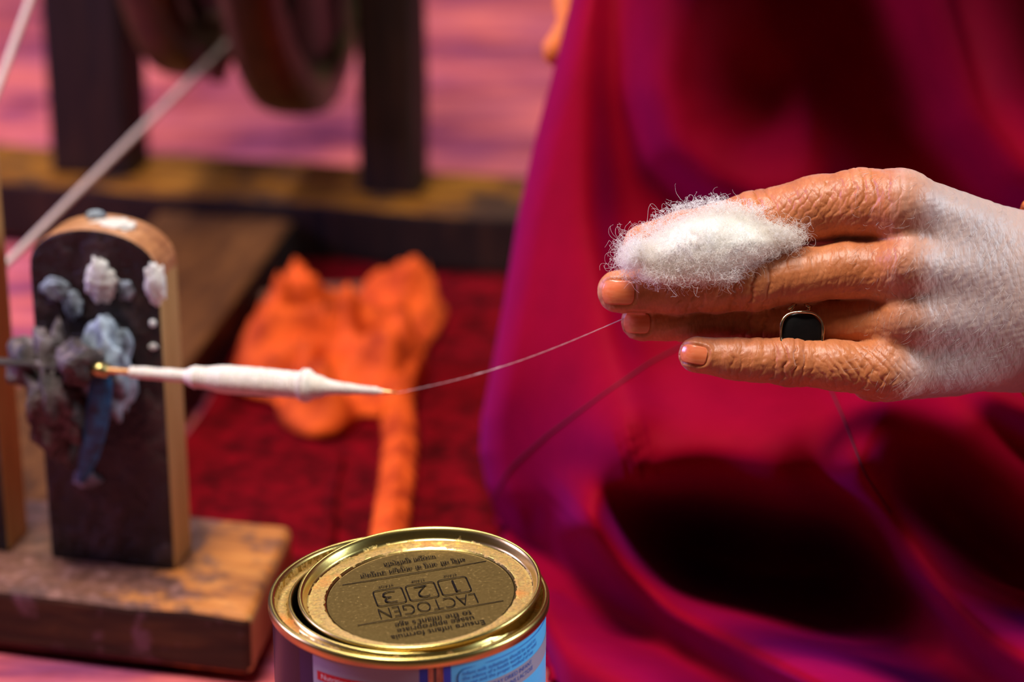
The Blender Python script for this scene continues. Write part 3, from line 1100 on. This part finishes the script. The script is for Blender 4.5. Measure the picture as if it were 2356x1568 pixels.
# orange sash showing at the far edge of the robe
sp_, sr_ = [], []
for py, dx, r_ in ((-260, 8, .004), (-150, 6, .006), (-60, 4, .0075), (10, 0, .0080), (50, 4, .0050), (80, 0, .0052), (112, -8, .0066), (136, -6, .0050), (150, -2, .0012)):
    ex_ = float(edge_x(py))
    d_ = robe_depth(np.array([[ex_ + 2, py]]))[0] + .012
    sp_.append(W(ex_ + dx, py, d_) - PO)
    sr_.append(r_)
tube('sash', sp_, sr_, M['orange_cloth'], person, 14)

# ------------------------------------------------------------------ the person: hand and forearm (one continuous surface)
HO = W(1850, 680, .9)
HM = np.array([CR, CU, -CV])          # rows: local axes
def hl(px, py, d):
    return HM @ (W(px, py, d) - HO)

class Grid:
    def __init__(s, lo, hi, h):
        s.lo, s.h = np.array(lo), h
        s.n = np.ceil((np.array(hi) - s.lo) / h).astype(int) + 1
        ax = [s.lo[i] + h * np.arange(s.n[i]) for i in range(3)]
        s.X, s.Y, s.Z = np.meshgrid(*ax, indexing='ij')
        s.X, s.Y, s.Z = (q.astype(np.float32) for q in (s.X, s.Y, s.Z))

def cap_sdf(x, y, z, a, b, ra, rb):
    ab = b - a
    L = ab @ ab + 1e-12
    pax, pay, paz = x - a[0], y - a[1], z - a[2]
    tt = np.clip((pax * ab[0] + pay * ab[1] + paz * ab[2]) / L, 0, 1)
    dx, dy, dz = pax - tt * ab[0], pay - tt * ab[1], paz - tt * ab[2]
    return np.sqrt(dx * dx + dy * dy + dz * dz) - (ra + (rb - ra) * tt)

def smin(a, b, k):
    h = np.clip(.5 + .5 * (b - a) / k, 0, 1)
    return b + (a - b) * h - k * h * (1 - h)

# joints: (px, py, depth, radius px)
FING = {
    'index': [(2060, 470, .8955, 80), (1980, 466, .9005, 77), (1880, 478, .905, 73), (1735, 520, .912, 78), (1660, 535, .914, 67), (1575, 548, .917, 62), (1486, 568, .919, 54)],
    'middle': [(2075, 622, .8935, 70), (1950, 620, .9000, 64), (1850, 633, .9020, 62), (1735, 650, .9045, 64), (1650, 660, .9065, 58), (1560, 666, .909, 54), (1424, 670, .9105, 50)],
    'ring': [(2075, 735, .900, 66), (1950, 734, .910, 56), (1850, 735, .9115, 56), (1740, 733, .917, 56), (1600, 734, .919, 51), (1475, 738, .920, 46)],
    'little': [(2030, 852, .8995, 66), (1925, 840, .900, 56), (1815, 831, .902, 55), (1740, 828, .903, 48), (1690, 825, .904, 46), (1603, 815, .905, 42)],
    'thumb': [(2200, 560, .938, 95), (2050, 570, .955, 88), (1860, 620, .962, 66), (1740, 620, .956, 60), (1600, 620, .944, 48)],
}
META = [((2085, 478, .8965, 76), (2345, 582, .917, 88)), ((2110, 612, .8940, 68), (2350, 645, .914, 92)),
        ((2115, 733, .8970, 68), (2350, 725, .916, 92)), ((2060, 850, .9000, 62), (2340, 805, .921, 86)),
        ((2010, 866, .918, 56), (2200, 850, .932, 58)), ((1850, 552, .926, 36), (1965, 548, .9135, 46)), ((1965, 548, .9135, 46), (2110, 550, .905, 50)), ((1985, 690, .915, 40), (2110, 690, .908, 46)), ((2130, 610, .925, 90), (2350, 680, .932, 110)), ((2100, 770, .925, 80), (2345, 770, .932, 100))]
KNUCK = [(2085, 465, .8905, 50), (2078, 608, .8865, 44), (2075, 735, .892, 40), (2050, 852, .897, 44)]
ARM = [((2340, 690, .925, 170), (2480, 700, .940, 178)), ((2480, 700, .940, 178), (2800, 740, .975, 215))]
def prim(q):
    px, py, d, r = q
    return hl(px, py, d), r * d / FPX

def palm_sdf(x, y, z):
    out = None
    for a, b in META:
        (pa, ra), (pb, rb) = prim(a), prim(b)
        s = cap_sdf(x, y, z, pa, pb, ra, rb)
        out = s if out is None else smin(out, s, .009)
    for a, b in ARM:
        (pa, ra), (pb, rb) = prim(a), prim(b)
        # forearm: oval, deeper than the wrist is wide at the back
        s = cap_sdf(x, y, (z - pa[2]) * 1.25 + pa[2], pa, np.array([pb[0], pb[1], pb[2]]), ra, rb)
        out = smin(out, s, .014)
    for kq in KNUCK:
        c, r = prim(kq)
        s = np.sqrt((x - c[0]) ** 2 + (y - c[1]) ** 2 + (z - c[2]) ** 2) - r
        out = smin(out, s, .008)
    return out

def finger_sdf(x, y, z, ch):
    out = None
    for a, b in zip(ch[:-1], ch[1:]):
        (pa, ra), (pb, rb) = prim(a), prim(b)
        s = cap_sdf(x, y, z, pa, pb, ra, rb)
        out = s if out is None else smin(out, s, .003)
    return out

def hand_sdf(x, y, z):
    pm = palm_sdf(x, y, z)
    out = None
    for nm, ch in FING.items():
        s = smin(pm, finger_sdf(x, y, z, ch), .0055)
        out = s if out is None else smin(out, s, .0008)
    return out

g = Grid((-.083, -.050, -.075), (.118, .055, .030), .0007)
D = hand_sdf(g.X, g.Y, g.Z)

def surface_nets(D, lo, h):
    inside = D < 0
    nx_, ny_, nz_ = D.shape
    acc = np.zeros((nx_ - 1, ny_ - 1, nz_ - 1, 3), np.float32)
    cnt = np.zeros((nx_ - 1, ny_ - 1, nz_ - 1), np.float32)
    cs = [(i, j, k) for i in (0, 1) for j in (0, 1) for k in (0, 1)]
    sl = lambda c: tuple(slice(c[i], D.shape[i] - 1 + c[i]) for i in range(3))
    for a in cs:
        for ax in range(3):
            if a[ax] == 0:
                b = list(a)
                b[ax] = 1
                da, db = D[sl(a)], D[sl(b)]
                m = (da < 0) != (db < 0)
                tt = np.where(m, da / np.where(m, da - db, 1), 0)
                for c in range(3):
                    acc[..., c] += np.where(m, a[c] + (tt if c == ax else 0), 0)
                cnt += m
    act = cnt > 0
    idx = -np.ones(act.shape, np.int64)
    idx[act] = np.arange(act.sum())
    cell = np.argwhere(act)
    verts = lo + h * (cell + acc[act] / cnt[act][:, None])
    quads = []
    for ax in range(3):
        o1, o2 = [i for i in range(3) if i != ax]
        s0 = [slice(None)] * 3
        s1 = [slice(None)] * 3
        s0[ax], s1[ax] = slice(0, -1), slice(1, None)
        chg = inside[tuple(s0)] != inside[tuple(s1)]
        pts = np.argwhere(chg)
        ok = (pts[:, o1] > 0) & (pts[:, o2] > 0) & (pts[:, o1] < D.shape[o1] - 1) & (pts[:, o2] < D.shape[o2] - 1)
        pts = pts[ok]
        flip = inside[tuple(pts.T)]
        def at(d1, d2):
            q = pts.copy()
            q[:, o1] += d1
            q[:, o2] += d2
            return idx[tuple(q.T)]
        q = np.c_[at(-1, -1), at(0, -1), at(0, 0), at(-1, 0)]
        if ax == 1:
            flip = ~flip
        q[~flip] = q[~flip][:, ::-1]
        quads.append(q)
    return verts, np.vstack(quads)

hv, hq = surface_nets(D, g.lo, g.h)
del D
tmp = mesh('tmp', hv, hq)
mod = tmp.modifiers.new('s', 'SMOOTH')
mod.factor, mod.iterations = .5, 4
mod = tmp.modifiers.new('sub', 'SUBSURF')
mod.levels = 1
bpy.context.view_layer.update()
me2 = bpy.data.meshes.new_from_object(tmp.evaluated_get(bpy.context.evaluated_depsgraph_get()))
nv_ = len(me2.vertices)
co = np.empty(nv_ * 3)
me2.vertices.foreach_get('co', co)
co = co.reshape(-1, 3)
no = np.empty(nv_ * 3)
me2.vertices.foreach_get('normal', no)
no = no.reshape(-1, 3)
PXM = .9 / FPX                              # metres per photo pixel at the hand
lx, ly = co[:, 0] / PXM + 1850, 680 - co[:, 1] / PXM      # hand-frame coordinates in px units
nz1 = snoise(co, 90, 3, 31)
nz2 = snoise(co, 220, 2, 32)
facing = np.clip(no[:, 2] * 1.3 + .5, 0, 1)
disp = np.zeros(nv_)
def folds(x0, y0, sx, sy, lam, amp, slant, warp=6.0, sharp=2.0, seed=0):
    global disp
    w = np.exp(-((lx - x0) / sx) ** 2 - ((ly - y0) / sy) ** 2)
    ph = (lx + slant * (ly - y0) + warp * nz1 + warp * .4 * nz2 + .0018 * (ly - y0) ** 2) / lam
    val = (1 - np.abs(np.sin(math.pi * ph))) ** sharp
    disp -= amp * PXM * w * val * facing
folds(1712, 665, 72, 60, 36, 9.0, .12)       # middle finger, middle joint
folds(1590, 690, 60, 50, 30, 3.0, .25)       # middle finger, end joint
folds(1735, 470, 50, 60, 33, 7.0, -.25)      # index, middle joint
folds(1860, 470, 120, 70, 21, 1.9, .7)
folds(1860, 470, 120, 70, 23, 1.6, -.6)
folds(1990, 430, 70, 60, 26, 5.0, .05)       # index knuckle
folds(1740, 742, 60, 40, 36, 7.0, .1)        # ring finger
folds(1815, 832, 55, 55, 24, 6.5, .1)        # little finger, middle joint
folds(1695, 828, 26, 45, 24, 3.5, .05)
folds(1930, 855, 70, 50, 20, 2.4, -.6)
folds(1990, 850, 80, 60, 22, 2.6, -.75)
folds(2010, 880, 60, 50, 28, 3.0, .5)
folds(1930, 640, 120, 60, 17, 1.4, .15)
folds(2030, 600, 90, 90, 20, 1.3, .25)
folds(2050, 700, 110, 120, 19, 1.0, -.3)
folds(2300, 690, 90, 220, 20, .8, .03)      # wrist
disp += .00010 * nz2
# tendons and veins on the back of the hand
NAILS = {  # centre px,py, half length, half width, tilt
    'middle': (1423, 672, 37, 28, .03), 'little': (1596, 815, 30, 21, .17), 'ring': (1470, 742, 30, 24, .05)}
for nm, (nx0, ny0, hx, hy, tl) in NAILS.items():
    c, s = math.cos(tl), math.sin(tl)
    ux, uy = (lx - nx0) * c + (ly - ny0) * s, -(lx - nx0) * s + (ly - ny0) * c
    rr_ = (np.abs(ux / (hx + 3)) ** 3.2 + np.abs(uy / (hy + 3)) ** 3.2) ** (1 / 3.2)
    front = no[:, 2] > .15
    disp -= np.where(front, 3.2 * PXM * np.clip((1.10 - rr_) / .15, 0, 1), 0)
    disp += np.where(front, 1.6 * PXM * np.exp(-((rr_ - 1.22) / .12) ** 2), 0)
co2 = co + no * disp[:, None]
me2.vertices.foreach_set('co', co2.ravel())
me2.polygons.foreach_set('use_smooth', [True] * len(me2.polygons))
me2.materials.clear()
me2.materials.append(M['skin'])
me2.update()
tmp_me = tmp.data
bpy.data.objects.remove(tmp)
bpy.data.meshes.remove(tmp_me)
hand = bpy.data.objects.new('body', me2)
me2.name = 'body'
link(hand, person)
HMAT = Matrix((tuple(HM[:, 0]) + (0,), tuple(HM[:, 1]) + (0,), tuple(HM[:, 2]) + (0,), (0, 0, 0, 1)))
HMAT = Matrix([[CR[i], CU[i], -CV[i], HO[i] - PO[i]] for i in range(3)] + [[0, 0, 0, 1]])
hand.matrix_local = HMAT
def march(x, y, z0=.03):
    z = np.full(len(x), z0)
    for _ in range(60):
        z = z - np.maximum(hand_sdf(x, y, z), 0) * .8
    return z
for nm, (nx0, ny0, hx, hy, tl) in NAILS.items():
    na, nb = 26, 18
    uu, vv = np.meshgrid(np.linspace(-1, 1, na), np.linspace(-1, 1, nb), indexing='ij')
    # square grid squeezed to a rounded nail outline
    sq = (1 - .16 * np.abs(vv) ** 4)
    su = uu * hx * np.where(uu > 0, sq, 1 - .22 * np.abs(vv) ** 2.5)
    sv = vv * hy * (1 - .10 * np.abs(uu) ** 5)
    c, s = math.cos(tl), math.sin(tl)
    gx_, gy_ = nx0 + su * c - sv * s, ny0 + su * s + sv * c
    x_, y_ = ((gx_ - 1850) * PXM).ravel(), ((680 - gy_) * PXM).ravel()
    z_ = march(x_, y_).reshape(na, nb)
    zs = z_.copy()
    for _ in range(12):
        zp = np.pad(zs, 1, mode='edge')
        zs = (zp[:-2, 1:-1] + zp[2:, 1:-1] + zp[1:-1, :-2] + zp[1:-1, 2:] + zs * 2) / 6
    z_ = (z_ + zs) / 2 - .9 * PXM
    v = np.c_[x_, y_, z_.ravel()]
    f = [(i * nb + j, (i + 1) * nb + j, (i + 1) * nb + j + 1, i * nb + j + 1) for i in range(na - 1) for j in range(nb - 1)]
    f = [q[::-1] for q in f]
    nl = mesh('nail', v, f, M['nail'], hand)
    sd_ = nl.modifiers.new('solid', 'SOLIDIFY')
    sd_.thickness = .0005
    sd_.offset = -1

# sleeve ends at the wrist: orange shirt cuff, then the wide robe sleeve over it
def sleeve(name, stations, m, parent, wave=0.0, thick=.0018, seg=56):
    v, f = [], []
    for i, (px, py, d, ry, rz, tilt) in enumerate(stations):
        c = W(px, py, d) - PO
        for k in range(seg):
            a = 2 * math.pi * k / seg
            w = 1 + wave * math.sin(a * 7 + i * .4)
            off = CU * math.sin(a) * ry * w - CV * math.cos(a) * rz * w + CR * (tilt * math.sin(a) * ry - .10 * math.cos(a) * rz)
            v.append(c + off)
    n = len(stations)
    for i in range(n - 1):
        for k in range(seg):
            l = (k + 1) % seg
            f.append((i * seg + k, (i + 1) * seg + k, (i + 1) * seg + l, i * seg + l))
    o = mesh(name, v, f, m, parent)
    q = o.modifiers.new('solid', 'SOLIDIFY')
    q.thickness = thick
    q.offset = 1
    return o
sleeve('cuff', [(2361, 686, .926, .0350, .0265, .0), (2363, 686, .926, .0362, .0275, .0), (2400, 692, .930, .0365, .028, .0), (2500, 705, .945, .039, .030, 0)], M['orange_cloth'], person, .01)
sleeve('sleeve', [(2420, 700, .935, .045, .036, .15), (2430, 700, .936, .047, .038, .15), (2560, 715, .955, .055, .045, .1), (2760, 740, .985, .07, .055, 0), (2950, 770, 1.0, .08, .06, 0)], M['robe'], person, .04)

# ------------------------------------------------------------------ the ring
rc = hl(1845, 764, .8975)
ring_o = empty('finger_ring', (0, 0, 0))
tag(ring_o, 'gold finger ring with oval black stone worn on the ring finger of the hand', 'ring')
ring_o.location = Vector(HO)
ring_o.rotation_euler = Matrix([[CR[i], CU[i], -CV[i]] for i in range(3)]).to_euler()
rx_, ry_ = 51 * PXM, 49 * PXM
pts, rad = [], []
for i in range(64):
    a = 2 * math.pi * i / 64
    flat = 1 - .05 * math.cos(4 * a)
    pts.append((rc[0] + rx_ * math.cos(a) * flat, rc[1] + ry_ * math.sin(a) * flat, rc[2] + .0003 * math.sin(5 * a)))
    rad.append(.00050 * (1 + .25 * math.sin(a * 5 + 1)))
tube('bezel', pts, rad, M['gold_ring'], ring_o, 10, closed=True)
v, f = lathe_data([(1.0, -.0018), (1.0, -.0004), (.9, -.0002), (.6, .0001), (.3, .0003), (.001, .0003)], 48)
v = [(rc[0] + x * rx_ * .96, rc[1] + y * ry_ * .96, rc[2] + z - .0007) for x, y, z in v]
mesh('stone', v, f, M['stone'], ring_o)
(fa_, ra_), (fb_, rb_) = prim(FING['ring'][1]), prim(FING['ring'][2])
bc = hl(1848, 735, .9115)
pts = []
for i in range(48):
    a = 2 * math.pi * i / 48
    pts.append((bc[0] + .0006 * math.sin(a), bc[1] + (ra_ * 1.02) * math.sin(a), bc[2] + (ra_ * 1.02) * math.cos(a)))
tube('band', pts, .0007, M['gold_ring'], ring_o, 8, closed=True)
for (x0, y0), (x1, y1), w in (((1813, 712), (1836, 692), 4), ((1818, 716), (1832, 700), 3), ((1863, 708), (1852, 697), 5), ((1858, 714), (1866, 704), 4)):
    a, b = hl(x0, y0, .8985), hl(x1, y1, .9005)
    tube('claw', [a, (a + b) / 2, b], [w * PXM * .6, w * PXM, w * PXM * .8], M['gold_ring'], ring_o, 6)

# ------------------------------------------------------------------ the wool and the thread
tuft = empty('wool_tuft', W(1625, 560, .897))
tag(tuft, 'fluffy tuft of white raw wool held between the index and middle fingers', 'wool')
TO = np.array(tuft.location)
TOUT = np.array([(1455, 598), (1475, 566), (1518, 534), (1575, 506), (1645, 490), (1720, 496), (1765, 515), (1805, 545), (1832, 560), (1790, 585), (1745, 610), (1690, 635), (1620, 645), (1540, 640), (1480, 622)], float)
to_ = resample(TOUT, 90)
for _ in range(3):
    to_ = (to_ + np.roll(to_, 1, 0) + np.roll(to_, -1, 0)) / 3
tcen = np.array([1625, 558.0])
v, f = [], []
KR = 18
for side in (1, -1):
    for k in range(KR + 1):
        tt = math.sin(k / KR * math.pi / 2)
        hgt_ = math.sqrt(max(0, 1 - tt * tt))
        for q in to_:
            p2 = tcen + (q - tcen) * tt * .95
            dz = .0120 * hgt_ if side == 1 else .004 * hgt_
            v.append(W(p2[0], p2[1], .899 - side * dz) - TO)
n1_ = len(to_)
for sidx, side in enumerate((1, -1)):
    o_ = sidx * (KR + 1) * n1_
    for k in range(KR):
        for s in range(n1_):
            q = (o_ + k * n1_ + s, o_ + (k + 1) * n1_ + s, o_ + (k + 1) * n1_ + (s + 1) % n1_, o_ + k * n1_ + (s + 1) % n1_)
            f.append(q if side == -1 else q[::-1])
v = np.array(v)
v += (snoise(v, 90, 3, 44) * .0006)[:, None] * np.array([0, -.9, .4])
mesh('wool_core', v, f, M['wool_core'], tuft)

def fibres(name, strands, radius, m, parent, kind='stuff'):
    hc = bpy.data.hair_curves.new(name)
    sizes = [len(s) for s in strands]
    hc.add_curves(sizes)
    pos = np.concatenate(strands).astype(np.float32)
    hc.attributes['position'].data.foreach_set('vector', pos.ravel())
    ra = hc.attributes.get('radius') or hc.attributes.new('radius', 'FLOAT', 'POINT')
    rv = np.concatenate([radius * np.linspace(1, .55, n) for n in sizes]).astype(np.float32)
    ra.data.foreach_set('value', rv)
    hc.materials.append(m)
    o = bpy.data.objects.new(name, hc)
    link(o, parent)
    if kind:
        o['kind'] = kind
    return o

def wool_fibre(start, dirn, length, curl, n=9):
    p = [start]
    d = dirn / np.linalg.norm(dirn)
    step = length / (n - 1)
    ax = rng.normal(size=3)
    for _ in range(n - 1):
        ax = ax + rng.normal(size=3) * .6
        d = d + np.cross(d, ax) * curl * .35 + rng.normal(size=3) * curl * .18
        d /= np.linalg.norm(d)
        p.append(p[-1] + d * step)
    return np.array(p)

strands = []
topv = v[:(KR + 1) * n1_].reshape(KR + 1, n1_, 3)
for _ in range(9000):
    k = min(KR, int(KR * math.sqrt(rng.uniform()) + .5))
    s = rng.integers(n1_)
    p0 = topv[k, s] + rng.normal(size=3) * .0006
    out = p0 - np.array([0, .004, -.001]) * 0
    outd = out / np.linalg.norm(out)
    tang = rng.normal(size=3)
    tang = tang - (-CV) * (tang @ (-CV)) * .6
    edge = (k / KR) ** 4
    dirn = tang * (1.0 - .4 * edge) + outd * (.25 + .9 * edge) - CV * .2
    L = rng.uniform(.003, .008) * (1 + .4 * edge)
    strands.append(wool_fibre(p0, dirn, L, 1.0))
# wispy ends: left tip, top, lower edge, right tail up towards the knuckle
for (x0, y0, x1, y1, n, dx, dy, L) in [(1445, 610, 1470, 560, 500, -1, -.1, .012), (1450, 590, 1480, 560, 250, -1, .0, .016), (1540, 485, 1660, 468, 260, .2, .8, .006), (1480, 625, 1700, 632, 1600, .1, -.8, .008),
                                       (1760, 520, 1830, 560, 500, 1, .2, .010), (1790, 530, 1850, 540, 200, 1, .5, .009), (1640, 470, 1760, 490, 350, .4, .5, .006), (1480, 530, 1540, 495, 150, -.3, .8, .005)]:
    for _ in range(n):
        u = rng.uniform()
        p0 = W(x0 + (x1 - x0) * u + rng.normal() * 8, y0 + (y1 - y0) * u + rng.normal() * 8, .8945 + rng.normal() * .003) - TO
        dirn = CR * dx + CU * dy + rng.normal(size=3) * .6
        strands.append(wool_fibre(p0, dirn, L * rng.uniform(.5, 1.3), 1.2, 10))
def loop(pts):
    pts = np.array([W(a, b, c) - TO for a, b, c in pts])
    tt = np.linspace(0, 1, len(pts))
    ts = np.linspace(0, 1, 24)
    q = np.c_[[np.interp(ts, tt, pts[:, i]) for i in range(3)]].T
    for _ in range(4):
        q[1:-1] = (q[:-2] + q[1:-1] + q[2:]) / 3
    return q
strands.append(loop([(1483, 530, .887), (1490, 505, .887), (1491, 480, .887), (1497, 467, .887), (1505, 469, .887), (1516, 484, .887)]))
strands.append(loop([(1518, 525, .887), (1524, 490, .887), (1522, 472, .887), (1527, 466, .887), (1533, 475, .887)]))
strands.append(loop([(1465, 600, .886), (1440, 590, .886), (1436, 598, .886), (1455, 590, .885), (1470, 586, .885)]))
fibres('wool_fibres', strands, .000045, M['wool'], tuft)

# thread from the spindle tip to the fingers
tip = SO + E1 * a1[0] + E2 * YS + np.array([0, 0, a1[2]])
end = W(1436, 732, .912)
n_ = 60
pts, rad = [], []
for i in range(n_):
    u = i / (n_ - 1)
    p_ = tip * (1 - u) + end * u + np.array([0, 0, -.0035 * math.sin(math.pi * u)])
    pts.append(p_)
    slub = .00018 * (math.exp(-((u - .385) / .02) ** 2) + .9 * math.exp(-((u - .465) / .025) ** 2)) + .00008 * math.exp(-((u - .96) / .03) ** 2)
    rad.append(.00010 + slub + .00003 * math.sin(i * 2.3))
th = tube('spun_thread', pts, rad, plain('thread_fibre', (.72, .50, .45), .9, noise=.05, bump=0), None, 6)
tag(th, 'thin pale thread stretched from the spindle tip to the fingers', 'thread')

# fine pale hairs on the back of the hand
hs = []
idx = np.where((lx > 1960) & (lx < 2330) & (no[:, 2] > .45))[0]
for i in rng.choice(idx, 420, replace=False):
    a = rng.normal(.55, .35)
    d = np.array([-math.cos(a) * .6, -math.sin(a) * .9, .25])
    p0 = co2[i]
    L = rng.uniform(.004, .009)
    n_c = no[i]
    q = [p0 + (d - n_c * (d @ n_c)) * L * s + n_c * .0007 * math.sin(math.pi * s) for s in np.linspace(0, 1, 6)]
    hs.append(np.array(q))
fibres('hand_hair', hs, .00003, plain('pale_hair', (.6, .52, .48), .5, bump=0), hand)
